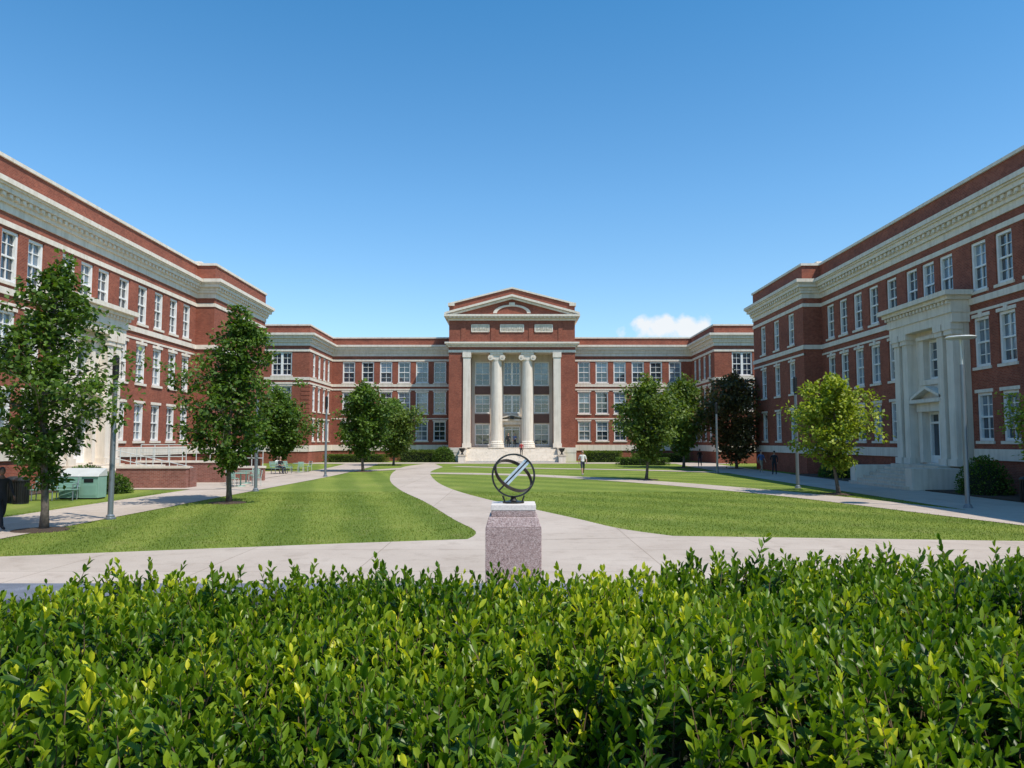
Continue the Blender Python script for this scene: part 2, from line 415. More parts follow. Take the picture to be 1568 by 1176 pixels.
    t.lbox(FQ,40.3,40.95,.6,3.4,0,1.1,STONE2); t.lbox(FQ,46.7,47.35,.6,3.4,0,1.1,STONE2)
    B.done()
side_building(-1); side_building(1)

# ---------------- central building ----------------
def central():
    B=Bld('portico_academic_building')
    t=B.trim
    wc=[9.1,11.35,13.6,15.9,18.2,20.6]
    dz=-.15
    z12=12.66+dz
    fl=[(2.5,4.95),(5.9,8.65),(9.8,12.45)]
    for sg in (-1,1):
        lo,hi=sorted((7.65*sg,22.7*sg))
        F=((0,97,0),(1,0,0),(0,-1,0))
        wins=[(c*sg-.78,c*sg+.78,a,b) for c in wc for a,b in fl]
        B.facade(F,hi,0,z12,wins,u0=lo)
        for w in wins: B.sill(F,w,lint=(w[2]<9))
        B.crown(lo,hi,97,112,dz=dz,top=15.6)
        t.lbox(F,lo,hi,-.1,.08,9.3,9.62,STONE2); t.lbox(F,lo,hi,-.1,.06,8.85,9.05,STONE2)
        t.lbox(F,lo,hi,-.1,.1,1.3,2.0,STONE2); t.lbox(F,lo,hi,-.1,.04,5.2,5.35,STONE2)
        lo2,hi2=sorted((22.7*sg,48*sg))
        F2=((0,86,0),(1,0,0),(0,-1,0))
        w2=[(c*sg-1.15,c*sg+1.15,a,b) for c in (25.8,30.4) for a,b in fl]
        B.facade(F2,hi2,0,z12,w2,u0=lo2)
        for w in w2: B.sill(F2,w,lint=(w[2]<9))
        F3=((22.7*sg,0,0),(0,1,0),(-sg,0,0))
        w3=[(c-.6,c+.6,a,b) for c in (88.2,90.6,93.0,95.2) for a,b in fl]
        B.facade(F3,97,0,z12,w3,u0=86)
        for w in w3: B.sill(F3,w,lint=(w[2]<9))
        B.crown(lo2,hi2,86,112,e=.003,dz=dz,top=15.6)
        for a,b in ((9.3,9.62),(8.85,9.05),(1.3,2.0)):
            t.lbox(F2,lo2-.06,hi2+.06,-.1,.07,a,b,STONE2); t.lbox(F3,86,97,-.1,.06,a+.003,b-.003,STONE2)
        for k in range(14):
            z=2.3+k*.48
            B.wall.box(*(sorted((22.66*sg,23.6*sg))),85.97,86.4,z,z+.36,BRICK)
        B.roof.box(lo2+3,hi2-3,90,108,15.6,15.8,ROOF)
    FO=((0,93,0),(1,0,0),(0,-1,0))
    for sg in (-1,1):
        a,b=sorted((5.9*sg,7.65*sg))
        B.wall.box(a,b,93,97.5,0,13.2,BRICK)
        t.box(a-.06,b+.06,92.93,97.0,.0,1.1,STONE2); t.box(a-.09,b+.09,92.9,97.0,1.1,1.7,STONE2)
        c,d=sorted((5.03*sg,5.9*sg))
        t.box(c,d,92.85,94.0,1.7,12.6,STONE2); t.box(c-.08,d+.08,92.78,94.0,12.6,13.2,STONE2); t.box(c-.08,d+.08,92.78,94.05,1.7,2.2,STONE2)
        B.wall.box(c+(0.02),d-.02,94.0,97,1.7,13.2,BRICK)
        x=1.87*sg
        prof=[(.92,1.7),(.92,1.95),(.86,2.0),(.90,2.1),(.86,2.22),(.76,2.28),(.80,2.38),(.74,2.46),(.70,2.5),(.70,5.5),(.685,8),(.64,10.5),(.605,12.2),(.64,12.25),(.64,12.35)]
        t.lathe(x,93.75,prof,STONE2,48,.03)
        t.box(x-.78,x+.78,93.0,94.5,12.95,13.2,STONE2)
        t.box(x-.62,x+.62,93.12,94.4,12.35,12.95,STONE2)
        for s2 in (-1,1):
            t.tube([(x+s2*.72,93.02,12.6),(x+s2*.72,94.45,12.6)],[.34,.34],STONE2,14)
            t.tube([(x+s2*.72,92.98,12.6),(x+s2*.72,93.02,12.6)],[.14,.14],STONE,10)
        t.box(x-.95,x+.95,92.85,94.65,1.62,1.72,STONE2)
    FR=((0,95.4,0),(1,0,0),(0,-1,0))
    wr=[]
    for c,hw in ((-3.65,.95),(0,1.05),(3.65,.95)):
        wr+= [(c-hw,c+hw,9.3,12.3),(c-hw,c+hw,5.9,8.2)]
        if c: wr.append((c-hw,c+hw,1.95,4.6))
    dr=(-1.0,1.0,1.7,4.3,'door')
    B.facade(FR,5.03,1.7,13.2,wr+[dr],u0=-5.03,mat=STONE)
    for c,hw in ((-3.65,.95),(0,1.05),(3.65,.95)):
        B.detail.lbox(FR,c-hw,c+hw,0,.05,8.25,9.25,BROWN)
        if c: B.detail.lbox(FR,c-hw,c+hw,0,.05,4.7,5.8,BROWN)
    t.lbox(FR,-1.5,-1.02,0,.4,1.7,4.5,STONE2); t.lbox(FR,1.02,1.5,0,.4,1.7,4.5,STONE2); t.lbox(FR,-1.6,1.6,0,.5,4.5,4.95,STONE2); t.lbox(FR,-1.8,1.8,0,.7,4.95,5.15,STONE2)
    for s2 in (-1,1):
        P=lambda u,n,z:(u,95.4-n,z)
        t.hexa([P(s2*1.8,0,5.15),P(0,0,5.6),P(0,.65,5.6),P(s2*1.8,.65,5.15),P(s2*1.8,0,5.3),P(0,0,5.78),P(0,.65,5.78),P(s2*1.8,.65,5.3)],STONE2)
    B.detail.lbox(FR,-.25,.25,.7,1.0,5.15,5.5,BLACK)
    t.box(-5.9,5.9,93.0,95.4,0,1.7,STONE)
    for i in range(10):
        z=1.7-.17*(i+1)+.0; t.box(-5.4,5.4,92.65-.36*i,93.0-.36*i+.02,0 if z<.2 else -.1,z+.0,STONE2)
    for s2 in (-1,1):
        a,b=sorted((5.4*s2,6.2*s2)); t.box(a,b,91.2,92.9,0,1.55,STONE2); t.box(a-.05,b+.05,91.15,92.88,1.55,1.72,STONE)
        t.box(a,b,89.2,91.2,0,.75,STONE2); t.box(a-.05,b+.05,89.15,91.14,.75,.9,STONE)
        B.detail.lathe(5.8*s2,90.1,[(.18,.9),(.2,.95),(.1,1.05),(.1,1.15),(.3,1.4),(.36,1.6),(.38,1.65),(.3,1.65)],BLACK,14)
    R=lambda a,b,p,m,w=None:B.ring(-7.65,7.65,93,110,a,b,p,m,0,w)
    R(13.2,13.5,.08,STONE2); R(13.5,13.85,.02,BRICK,B.wall); R(13.85,14.05,.12,STONE2); R(14.05,14.25,.32,STONE2); R(14.25,14.45,.5,STONE2)
    R(14.45,17.1,0,BRICK,B.wall)
    R(17.1,17.35,.15,STONE2); R(17.35,17.55,.35,STONE); R(17.55,17.8,.6,STONE2)
    B.dentils(FO,-7.6,7.6,17.37,17.53,.35,.5,.5,.25)
    for c,w in ((-3.85,1.05),(0,1.4),(3.85,1.05)):
        t.lbox(FO,c-w,c+w,0,.06,15.75,16.55,STONE)
        for s2 in (-1,1): t.lbox(FO,c+s2*w-.06,c+s2*w+.06,0,.1,15.7,16.6,STONE2)
        t.lbox(FO,c-w,c+w,0,.1,16.55,16.63,STONE2); t.lbox(FO,c-w,c+w,0,.1,15.67,15.75,STONE2)
        rr=random.Random(3)
        for q in range(int(w*9)):
            u=c-w+.15+q*.21; 
            if u<c+w-.2: t.lbox(FO,u,u+rr.choice([.06,.12]),.06,.12,15.95+rr.random()*.1,16.2+rr.random()*.2,STONE2)
    for u in (-5.9,-2.3,2.3,5.9): B.wall.lbox(FO,u-.28,u+.28,0,.07,14.55,17.1,BRICK)
    g=[(-7.65,17.8),(7.65,17.8),(7.65,19.05),(0,21.0),(-7.65,19.05)]
    B.wall.face([(x,93,z) for x,z in g],BRICK); B.wall.face([(x,110,z) for x,z in g],BRICK)
    for s2 in (-1,1):
        B.wall.face([(7.65*s2,93,17.8),(7.65*s2,110,17.8),(7.65*s2,110,19.05),(7.65*s2,93,19.05)],BRICK)
        def rake(x0,z0,x1,z1,h,y0,y1,m):
            t.hexa([(x0*s2,y0,z0),(x1*s2,y0,z1),(x1*s2,y1,z1),(x0*s2,y1,z0),(x0*s2,y0,z0+h),(x1*s2,y0,z1+h),(x1*s2,y1,z1+h),(x0*s2,y1,z0+h)],m)
        rake(7.75,19.04,0,21.02,.2,92.85,110.1,STONE2)
        rake(8.2,17.802,0,20.0,.26,92.45,92.99,STONE2)
        rake(7.6,17.65,0,19.72,.25,92.7,92.98,STONE2)
        t.box(*(sorted((7.0*s2,7.8*s2))),92.8,94,18.9,19.27,STONE2)
    pts=[]
    for i in range(13):
        a=math.pi*i/12; pts.append((2.3*math.cos(a),18.0+1.05*math.sin(a)))
    for i in range(12):
        (x0,z0),(x1,z1)=pts[i],pts[i+1]; k=.8
        t.hexa([(x0,92.9,z0),(x1,92.9,z1),(x1,93,z1),(x0,93,z0),(x0*k,92.9,18+(z0-18)*k),(x1*k,92.9,18+(z1-18)*k),(x1*k,93,18+(z1-18)*k),(x0*k,93,18+(z0-18)*k)],STONE2)
    t.box(-.35,.35,92.84,92.99,18.95,19.3,STONE2)
    B.done()
central()

# ---------------- ground ----------------
POLYS=[]
def sheet(name,poly_l,poly_r,z,mat,smooth_n=6):
    def cr(P):
        out=[]; n=len(P)
        for i in range(n-1):
            p0,p1,p2,p3=P[max(i-1,0)],P[i],P[i+1],P[min(i+2,n-1)]
            for k in range(smooth_n):
                t=k/smooth_n
                out.append(tuple(.5*((2*p1[a])+(-p0[a]+p2[a])*t+(2*p0[a]-5*p1[a]+4*p2[a]-p3[a])*t*t+(-p0[a]+3*p1[a]-3*p2[a]+p3[a])*t**3) for a in (0,1)))
        out.append(P[-1]); return out
    l,r=cr(poly_l),cr(poly_r); m=MB()
    POLYS.append(l+r[::-1])
    for i in range(len(l)-1):
        m.face([(*l[i],z),(*r[i],z),(*r[i+1],z),(*l[i+1],z)],mat)
    return m.obj(name)
g=MB(); S=1500
g.face([(-S,-S,0),(S,-S,0),(S,S,0),(-S,S,0)],GRASS); g.obj('lawn_ground')
PZ=[(-22,4),(22,4),(22,18.9),(12.9,19.5),(3.8,20.6),(-.7,20.0),(-4,19.1),(-11.1,16.9),(-22,14.5)]
POLYS.append(PZ)
pl=MB(); pl.face([(a,b,.004) for a,b in PZ],CONC); pl.obj('concrete_plaza')
sheet('curved_footpath',[(-1.2,19.5),(-1.0,21.5),(-1.9,25),(-3.6,32),(-5.7,39.6),(-7.8,49.6),(-9.6,63),(-10.4,76),(-9,88)],
      [(4.4,20.3),(3.1,22.2),(2.1,25),(.6,29),(-1.3,34),(-3.3,41),(-5.0,50),(-6.6,63),(-6.6,74)],.008,CONC)
def ribbon(name,pts,w,z,mat):
    L,R=[],[]
    for i,p in enumerate(pts):
        a=Vector(pts[max(i-1,0)]); b=Vector(pts[min(i+1,len(pts)-1)]); d=(b-a).normalized(); n=Vector((-d.y,d.x))
        L.append(tuple(Vector(p)+n*w/2)); R.append(tuple(Vector(p)-n*w/2))
    return sheet(name,L,R,z,mat)
ribbon('diagonal_footpath',[(-7,60),(-3,59),(2.2,55.5),(8.4,47),(13.0,36.5),(15.4,27),(17.0,20),(18,15)],2.4,.012,CONC)
ribbon('building_sidewalk',[(18.4,8),(18.5,30),(18.6,50),(19.2,70),(20,86)],4.2,.016,CONC)
ribbon('building_sidewalk',[(-14.9,8),(-14.8,25),(-14.7,40),(-14.6,55),(-15.2,72),(-16.5,86)],3.6,.016,CONC)
ribbon('cross_footpath',[(-24,86.5),(-8,87),(8,87),(24,86.5)],4.6,.020,CONC)
ribbon('cross_footpath',[(-14.5,62),(-11.5,66),(-9,72)],2.0,.024,CONC)
ribbon('cross_footpath',[(-5.5,75),(3,70),(11,66),(18,60)],1.8,.024,CONC)
ribbon('entrance_walk',[(23,42.3),(18,42.3)],5.5,.028,CONC)
ribbon('entrance_walk',[(-24,42.3),(-15,42.3)],5.0,.028,CONC)
ribbon('cafe_terrace',[(-18.2,44),(-18.2,63)],3.6,.032,CONC)
for x0,x1 in ((20.75,23.3),(-23.8,-22.2)):
    for y0,y1 in ((6,39.0),(46.1,57.8)):
        m=MB(); m.box(x0,x1,y0,y1,-.05,.05,MULCH); m.obj('planting_bed')
def mulch_ring(x,y,r):
    m=MB(); m.lathe(x,y,[(r,.0),(r*.92,.03),(r*.4,.06)],MULCH,22); return m
def inside(P,poly):
    x,y=P[:,0],P[:,1]; c=np.zeros(len(P),bool); n=len(poly)
    for i in range(n):
        x1,y1=poly[i];x2,y2=poly[(i+1)%n]
        k=((y1>y)!=(y2>y)); 
        with np.errstate(divide='ignore',invalid='ignore'): xi=(x2-x1)*(y-y1)/(y2-y1+1e-12)+x1
        c^= k&(x<xi)
    return c
def blades():
    rng=np.random.default_rng(5); n=130000
    Y=16+22*rng.random(n)**1.35; X=rng.uniform(-17,17.5,n); P=np.stack([X,Y],1)
    bad=np.zeros(n,bool)
    for q in POLYS: bad|=inside(P,q)
    P=P[~bad]; n=len(P)
    D=unit(np.stack([rng.normal(0,.45,n),rng.normal(0,.45,n),np.ones(n)],1)); a=rng.uniform(0,6.28,n); Nn=np.stack([np.cos(a),np.sin(a),np.zeros(n)],1)
    L=rng.uniform(.03,.065,n); S=unit(np.cross(D,Nn)); C=np.concatenate([P,np.zeros((n,1))],1)
    w=.010
    V=np.stack([C-S*w,C+S*w,C+D*L[:,None]],1).reshape(-1,3); T=np.arange(3*n).reshape(-1,3)
    cl=np.array([noise.noise(Vector((p[0]*.8,p[1]*.8,0))) for p in P])
    u=P[:,0]+.24*P[:,1]+.6; v=P[:,0]*.85+P[:,1]+.6
    st=np.where(u>5.2,.5*np.sin(v*2*math.pi/4.2),np.sin(u*2*math.pi/2.4))
    tint=np.clip(.48+.3*cl+.17*st+rng.normal(0,.18,n),0,1)
    np_mesh('lawn_grass_blades',V,T,LEAF_GRASS,np.repeat(tint,3),None,False)
blades()

# ---------------- trees ----------------
def tree(name,x,y,H,r,base,seed,leafL,ncl,lpc,mat,tr=.10,lean=(0,0),peak=.32,crad=.38,mulch=True):
    rng=np.random.default_rng(seed); e=empty(name); w=MB()
    def trunk(z):
        u=z/H; return Vector((x+lean[0]*u+.10*math.sin(u*7+seed),y+lean[1]*u+.08*math.cos(u*6+seed),z))
    zs=np.linspace(-.1,H*.93,12)
    w.tube([trunk(z) for z in zs],[tr*(1.35 if z<0.05 else 1)*(1-.88*max(z,0)/H)+.008 for z in zs],BARK,9)
    def prof(u):
        a=peak; 
        return (max(u,0)/a)**.5 *.85+.15 if u<a else max(0,(1-((u-a)/(1-a))**1.7))*.97+.03
    C=[];Rr=[];tn=[]
    nb=int(20+r*7); 
    for i in range(nb):
        u=(i+.5)/nb; u=u**1.05; z0=base*.75+(H*.9-base*.75)*u
        uu=min(1,max(0,(z0+.3-base)/(H-base))); R=r*prof(uu)*rng.uniform(.55,1.18)
        az=i*2.4+rng.uniform(-.5,.5); rise=R*rng.uniform(.2,.6)
        p0=trunk(z0); p3=p0+Vector((math.cos(az)*R,math.sin(az)*R,rise))
        p1=p0.lerp(p3,.35)+Vector((0,0,-.02*R)); p2=p0.lerp(p3,.7)+Vector((rng.uniform(-.1,.1),rng.uniform(-.1,.1),.05*R))
        rb=tr*.38*(1-.6*u); w.tube([p0,p1,p2,p3],[rb,rb*.7,rb*.4,.006],BARK,5,False)
        k=max(2,int(ncl*(.4+R/r)))
        for j in range(k):
            t=rng.uniform(.2,1.05); q=p0.lerp(p3,t)+Vector(rng.normal(0,.16*R*.9+.08,3))
            q.z=min(q.z,H)
            if j%2==0: w.tube([p0.lerp(p3,max(0,t-.2)),q],[rb*.35,.005],BARK,4,False)
            C.append(q); Rr.append(crad*rng.uniform(.6,1.2)*(.65+.35*R/r)); tn.append(rng.uniform(0,1))
    for j in range(8):
        C.append(trunk(H*(.88+.015*j))+Vector(rng.normal(0,.12,3))); Rr.append(crad*.6); tn.append(.6)
    C=np.array([tuple(c) for c in C]); Rr=np.array(Rr); tn=np.array(tn)
    idx=np.repeat(np.arange(len(C)),lpc); n=len(idx)
    off=rng.normal(0,.55,(n,3)); off[:,2]*=.6
    P=C[idx]+off*Rr[idx][:,None]
    D=unit(unit(off)*.8+rng.normal(0,.6,(n,3))+np.array([0,0,-.15])); Nn=unit(rng.normal(0,.5,(n,3))+np.array([.12,-.15,1]))
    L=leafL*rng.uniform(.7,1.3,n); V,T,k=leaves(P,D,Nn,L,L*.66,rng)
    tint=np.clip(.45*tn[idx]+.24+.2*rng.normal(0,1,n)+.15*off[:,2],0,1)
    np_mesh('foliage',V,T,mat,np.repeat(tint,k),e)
    w.obj('trunk_and_limbs',e,True)
    if mulch: mulch_ring(x,y,.75).obj('mulch_ring',e)
tree('oak_tree',-13.2,21.8,7.9,2.0,1.8,1,.17,10,28,LEAF_OAK,.10,(.1,0),.3,.34)
tree('oak_tree',-11.5,31.4,8.1,2.0,1.8,2,.18,11,31,LEAF_OAK,.10,(.3,0),.28,.35)
tree('oak_tree',-12.1,63,7.3,2.5,1.8,3,.27,11,26,LEAF_OAK,.11,(0,0),.3,.48)
tree('linden_tree',-19.9,66,7.0,2.4,1.5,4,.27,12,26,LEAF_OAK,.1,(0,0),.35,.5)
tree('linden_tree',-12.0,79,6.9,2.8,1.5,5,.29,11,24,LEAF_OLIVE,.11,(0,0),.35,.52)
tree('linden_tree',8.7,50,6.7,2.15,1.8,6,.22,11,26,LEAF_OLIVE,.09,(0,0),.35,.43)
tree('linden_tree',15.9,72,8.6,3.0,1.9,7,.28,12,26,LEAF_OLIVE,.12,(0,0),.35,.52)
tree('plum_tree',20.2,70,8.8,3.1,1.2,8,.29,11,24,LEAF_PLUM,.12,(0,0),.4,.58)
tree('maple_tree',15.2,36.3,5.7,2.15,1.65,9,.19,10,24,LEAF_LIME,.085,(-.1,0),.33,.36)
tree('maple_tree',21.2,30.6,4.7,1.4,2.0,10,.16,9,22,LEAF_LIME,.06,(0,0),.35,.35)

def shrub(name,x,y,rx,ry,h,mat,seed,n=2600,L=.09,boxy=False):
    rng=np.random.default_rng(seed); e=empty(name)
    d=unit(rng.normal(0,1,(n,3))); d[:,2]=np.abs(d[:,2])
    if boxy:
        q=rng.uniform(-1,1,(n,3)); ax=rng.choice(3,n,p=[.15,.35,.5]); q[:,2]=np.abs(q[:,2])
        for a in range(3): q[ax==a,a]=np.sign(q[ax==a,a]+1e-6) if a<2 else 1
        d=q
    rr=rng.uniform(.82,1.06,n)[:,None]
    P=np.array([x,y,.02])+d*rr*np.array([rx,ry,h]); 
    D=unit(d+rng.normal(0,.6,(n,3))); Nn=unit(rng.normal(0,.6,(n,3))+np.array([0,0,1]))
    Ls=L*rng.uniform(.7,1.3,n); V,T,k=leaves(P,D,Nn,Ls,Ls*.6,rng)
    np_mesh('foliage',V,T,mat,np.repeat(np.clip(rng.normal(.45,.25,n),0,1),k),e)
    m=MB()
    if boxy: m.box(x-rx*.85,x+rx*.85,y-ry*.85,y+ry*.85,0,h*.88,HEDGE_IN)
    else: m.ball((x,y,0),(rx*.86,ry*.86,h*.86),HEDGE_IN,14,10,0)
    m.obj('dark_core',e)  # solid dark core filling the bush behind its leaves
shrub('round_bush',-8.0,90.5,1.3,1.1,1.7,LEAF_OAK,20,3000,.16)
shrub('clipped_hedge',-11.2,91.5,2.2,.8,1.3,LEAF_OLIVE,21,4000,.14,True)
shrub('clipped_hedge',-18.4,91.5,3.6,.8,.8,LEAF_OLIVE,22,5000,.14,True)
shrub('clipped_hedge',10.7,91.5,2.2,.8,1.2,LEAF_OLIVE,23,4000,.14,True)
shrub('clipped_hedge',17.5,91.5,3.2,.8,.9,LEAF_OLIVE,24,4500,.14,True)
shrub('clipped_hedge',13.5,80,2.6,.6,.7,LEAF_OAK,25,3000,.12,True)
shrub('round_bush',21.9,36.0,1.1,1.2,1.7,LEAF_OAK,26,2600,.11)
shrub('round_bush',21.9,52.5,.9,1.6,1.2,LEAF_OAK,27,2600,.12)
shrub('round_bush',-21.2,38.6,1.3,1.1,1.2,LEAF_OAK,28,2600,.12)
shrub('round_bush',-19.3,37.2,1.0,1.0,.9,LEAF_OAK,29,2200,.11)
shrub('round_bush',-21,53.5,.9,1.8,1.2,LEAF_OLIVE,30,2600,.12)

# ---------------- street lamps ----------------
def lamp(x,y,h,disc=False):
    e=empty('street_lamp'); m=MB()
    m.lathe(x,y,[(.17,0.0),(.17,.05),(.13,.07),(.13,.12),(.085,.16),(.08,h*.5),(.072,h*.84)],METAL,16); m.obj('pole',e,False)
    m=MB()
    if disc:
        m.lathe(x,y,[(.04,h*.84),(.035,h-.1),(.07,h-.07),(.5,h-.04),(.55,h),(.5,h+.04),(.08,h+.09)],RAILM,24)
    else:
        m.lathe(x,y,[(.075,h*.84),(.075,h*.86),(.1,h*.865),(.1,h*.99),(.085,h),(.02,h+.03)],BLACK,16)
    m.obj('lamp_head',e)
lamp(-12.85,24.9,5.25); lamp(17.0,29,6.4,True); lamp(15.1,41,5.9); lamp(15.9,60,5.45); lamp(-13.0,54,5.6); lamp(-12.75,38.6,5.6)

# ---------------- armillary sculpture ----------------
def armillary():
    e=empty('armillary_sculpture'); cx,cy=.02,10.8; R=.305; cz=1.64+.07+R+.005
    m=MB(); w=.375
    m.box(cx-w,cx+w,cy-w,cy+w,0,1.34,GRANITE)
    a,b=w,.30
    m.hexa([(cx-a,cy-a,1.34),(cx+a,cy-a,1.34),(cx+a,cy+a,1.34),(cx-a,cy+a,1.34),(cx-b-.03,cy-b-.03,1.48),(cx+b+.03,cy-b-.03,1.48),(cx+b+.03,cy+b+.03,1.48),(cx-b-.03,cy+b+.03,1.48)],GRANITE)
    m.box(cx-b,cx+b,cy-b,cy+b,1.48,1.56,GRANITE); m.obj('granite_pedestal',e,bev=.008)
    m=MB(); m.box(cx-b-.004,cx+b+.004,cy-b-.004,cy+b+.004,1.562,1.64,GRANTOP); m.obj('pedestal_cap',e,bev=.006)
    m=MB()
    def ring(normal,R,wid,th,mat):
        n=Vector(normal).normalized(); a=n.orthogonal().normalized(); b=n.cross(a); c=Vector((cx,cy,cz)); K=56
        for i in range(K):
            t0=2*math.pi*i/K; t1=2*math.pi*(i+1)/K
            P=lambda t,r,h: c+(a*math.cos(t)+b*math.sin(t))*r+n*h
            h=wid/2
            m.hexa([P(t0,R-th,-h),P(t1,R-th,-h),P(t1,R,-h),P(t0,R,-h),P(t0,R-th,h),P(t1,R-th,h),P(t1,R,h),P(t0,R,h)],mat)
    ring((.12,-1,0.05),R,.04,.024,BRONZE)
    ring((.45,-.58,.68),R*.93,.05,.012,BRONZE)
    ax=Vector((.70,.12,.72)).normalized(); c=Vector((cx,cy,cz)); s=ax.cross(Vector((0,1,0))).normalized(); f=ax.cross(s)
    m.tube([c-ax*.28,c+ax*.3],[.012,.012],BRONZE,8)
    h=.042
    m.hexa([c-ax*.19-s*h-f*.006,c+ax*.28-s*h-f*.006,c+ax*.28+s*h-f*.006,c-ax*.19+s*h-f*.006,c-ax*.19-s*h+f*.006,c+ax*.28-s*h+f*.006,c+ax*.28+s*h+f*.006,c-ax*.19+s*h+f*.006],SILVER)
    m.lathe(cx,cy,[(.15,1.64),(.15,1.662),(.06,1.675),(.035,1.70),(.05,1.735)],BRONZE,20)
    m.tube([(cx-.12,cy,1.66),(cx-.15,cy,1.74)],[.012,.012],BRONZE,8); m.tube([(cx+.12,cy,1.66),(cx+.15,cy,1.74)],[.012,.012],BRONZE,8)
    m.obj('armillary_rings',e,False)
armillary()

# ---------------- furniture ----------------
def trash(x,y):
    e=empty('trash_can'); m=MB()
    for i in range(18):
        a=2*math.pi*i/18; m.box(x+.27*math.cos(a)-.02,x+.27*math.cos(a)+.02,y+.27*math.sin(a)-.02,y+.27*math.sin(a)+.02,.05,.9,BLACK)
    m.lathe(x,y,[(.24,.03),(.25,.88)],BLACK,18); m.lathe(x,y,[(.31,.9),(.31,.95),(.24,1.02),(.13,1.06)],BLACK,18); m.lathe(x,y,[(.29,.0),(.29,.05)],BLACK,18)
    m.obj('slatted_bin',e)
trash(-19.6,31.0); trash(21.0,31.6); trash(-20.3,31.6)
def bench(x,y,ang):
    e=empty('park_bench'); m=MB()
    for i in range(5): m.box(-.9,.9,-.25+i*.1,-.18+i*.1,.43,.46,TEAL)
    for i in range(4): m.box(-.9,.9,.26+i*.03,.29+i*.03,.52+i*.11,.6+i*.11,TEAL)
    for s in (-.8,0,.8):
        m.tube([(s,-.22,0),(s,-.2,.42)],[.025,.025],METAL); m.tube([(s,.2,0),(s,.22,.45),(s,.38,.95)],[.025]*3,METAL); m.tube([(s,-.24,.42),(s,.24,.42)],[.02,.02],METAL)
        if s: m.tube([(s,-.2,.42),(s,-.22,.66),(s,.27,.68)],[.02]*3,METAL)
    m.obj('slats_and_frame',e,mat=Matrix.Translation((x,y,.02))@Matrix.Rotation(ang,4,'Z'))
bench(-19.2,32.6,rad(8)); bench(-17.4,58.5,rad(60))
def cabinet(x,y):
    e=empty('recycling_station'); m=MB()
    for i in (0,1):
        a=x+i*.86
        m.box(a-.41,a+.41,y-.35,y+.35,.06,.98,TEAL)
        m.hexa([(a-.43,y-.4,.98),(a+.43,y-.4,.98),(a+.43,y+.37,.98),(a-.43,y+.37,.98),(a-.43,y-.3,1.08),(a+.43,y-.3,1.08),(a+.43,y+.3,1.32),(a-.43,y+.3,1.32)],RAILM)
        m.box(a-.2,a+.2,y-.365,y-.34,.72,.88,BLACK); m.box(a-.35,a+.35,y-.36,y-.345,.15,.62,TEAL); m.box(a-.38,a+.38,y-.3,y+.3,0,.06,BLACK)
    m.obj('bins',e,bev=.02)
cabinet(-19.0,33.6)
def ramp_():
    e=empty('brick_ramp'); m=MB()
    m.box(-20.9,-17.2,40.9,41.25,0,1.05,BRICKD); m.box(-20.95,-17.15,40.85,41.3,1.05,1.17,STONE2)
    m.box(-17.9,-15.6,48.6,49.0,0,.8,BRICKD); m.box(-17.95,-15.55,48.55,49.05,.8,.92,STONE2)
    m.box(-22.5,-17.2,46.3,46.65,0,1.2,BRICKD); m.box(-22.5,-17.15,46.25,46.7,1.2,1.32,STONE2)
    m.box(-17.5,-17.15,41.3,42.2,0,1.05,BRICKD)
    m.hexa([(-17.5,41.25,0),(-22.2,41.25,0),(-22.2,42.6,0),(-17.5,42.6,0),(-17.5,41.25,.1),(-22.2,41.25,1.15),(-22.2,42.6,1.15),(-17.5,42.6,.1)],STONE)
    m.obj('walls_and_ramp',e)
    m=MB()
    def rail(p,q,n):
        p=Vector(p);q=Vector(q)
        for h in (.5,.95): m.tube([p+Vector((0,0,h)),q+Vector((0,0,h))],[.025,.025],RAILM)
        for i in range(n+1):
            a=p.lerp(q,i/n); m.tube([a,a+Vector((0,0,.95))],[.025,.025],RAILM)
    rail((-20.8,41.1,1.17),(-17.3,41.1,1.17),4); rail((-22.3,46.5,1.32),(-17.3,46.5,1.32),6); rail((-21.8,42.5,1.05),(-17.5,42.5,.1),5); rail((-17.8,48.8,.92),(-15.7,48.8,.92),3)
    m.obj('railings',e)
ramp_()
def cafe(x,y,s=0):
    e=empty('cafe_table_set'); m=MB()
    m.lathe(x,y,[(.28,0.02),(.26,.05),(.04,.07),(.035,.70),(.5,.72),(.5,.75)],TEAL,20)
    for k in range(3):
        a=s+k*2.1; M=Matrix.Translation((x+.85*math.cos(a),y+.85*math.sin(a),.03))@Matrix.Rotation(a-math.pi/2,4,'Z')
        c=MB()
        c.box(-.22,.22,-.22,.22,.43,.46,TEAL); 
        for sx in (-.2,.2):
            c.tube([(sx,-.2,0),(sx,-.2,.43)],[.016,.016],RAILM,6); c.tube([(sx,.22,0),(sx,.2,.44),(sx,.27,.85)],[.016]*3,RAILM,6)
        for i in range(3): c.box(-.2,.2,.225+.02*i,.245+.02*i,.55+i*.11,.62+i*.11,TEAL)
        i0=len(m.v); m.v+=[tuple(M@Vector(p)) for p in c.v]; k2=[m.mi(q) for q in c.mats]
        m.f+=[tuple(i0+q for q in f) for f in c.f]; m.m+=[k2[q] for q in c.m]
    m.obj('table_and_chairs',e)
cafe(-14.9,42.6,.4); cafe(-15.6,45.5,1.4); cafe(-16.9,61.5,.9)
def terrace():
    e=empty('terrace_wall'); m=MB()
    for i in range(12):
        a=-9+i*1.5; m.box(a+.004,a+1.496,3.25,3.62,1.73,1.845,WALLST)
    m.box(-9,9,3.3,3.58,0,1.73,WALLST); m.obj('stone_wall',e,bev=.006)
    m=MB(); m.box(-9,9,-8,3.3,0,.95,MULCH); m.obj('planting_bed')
terrace()

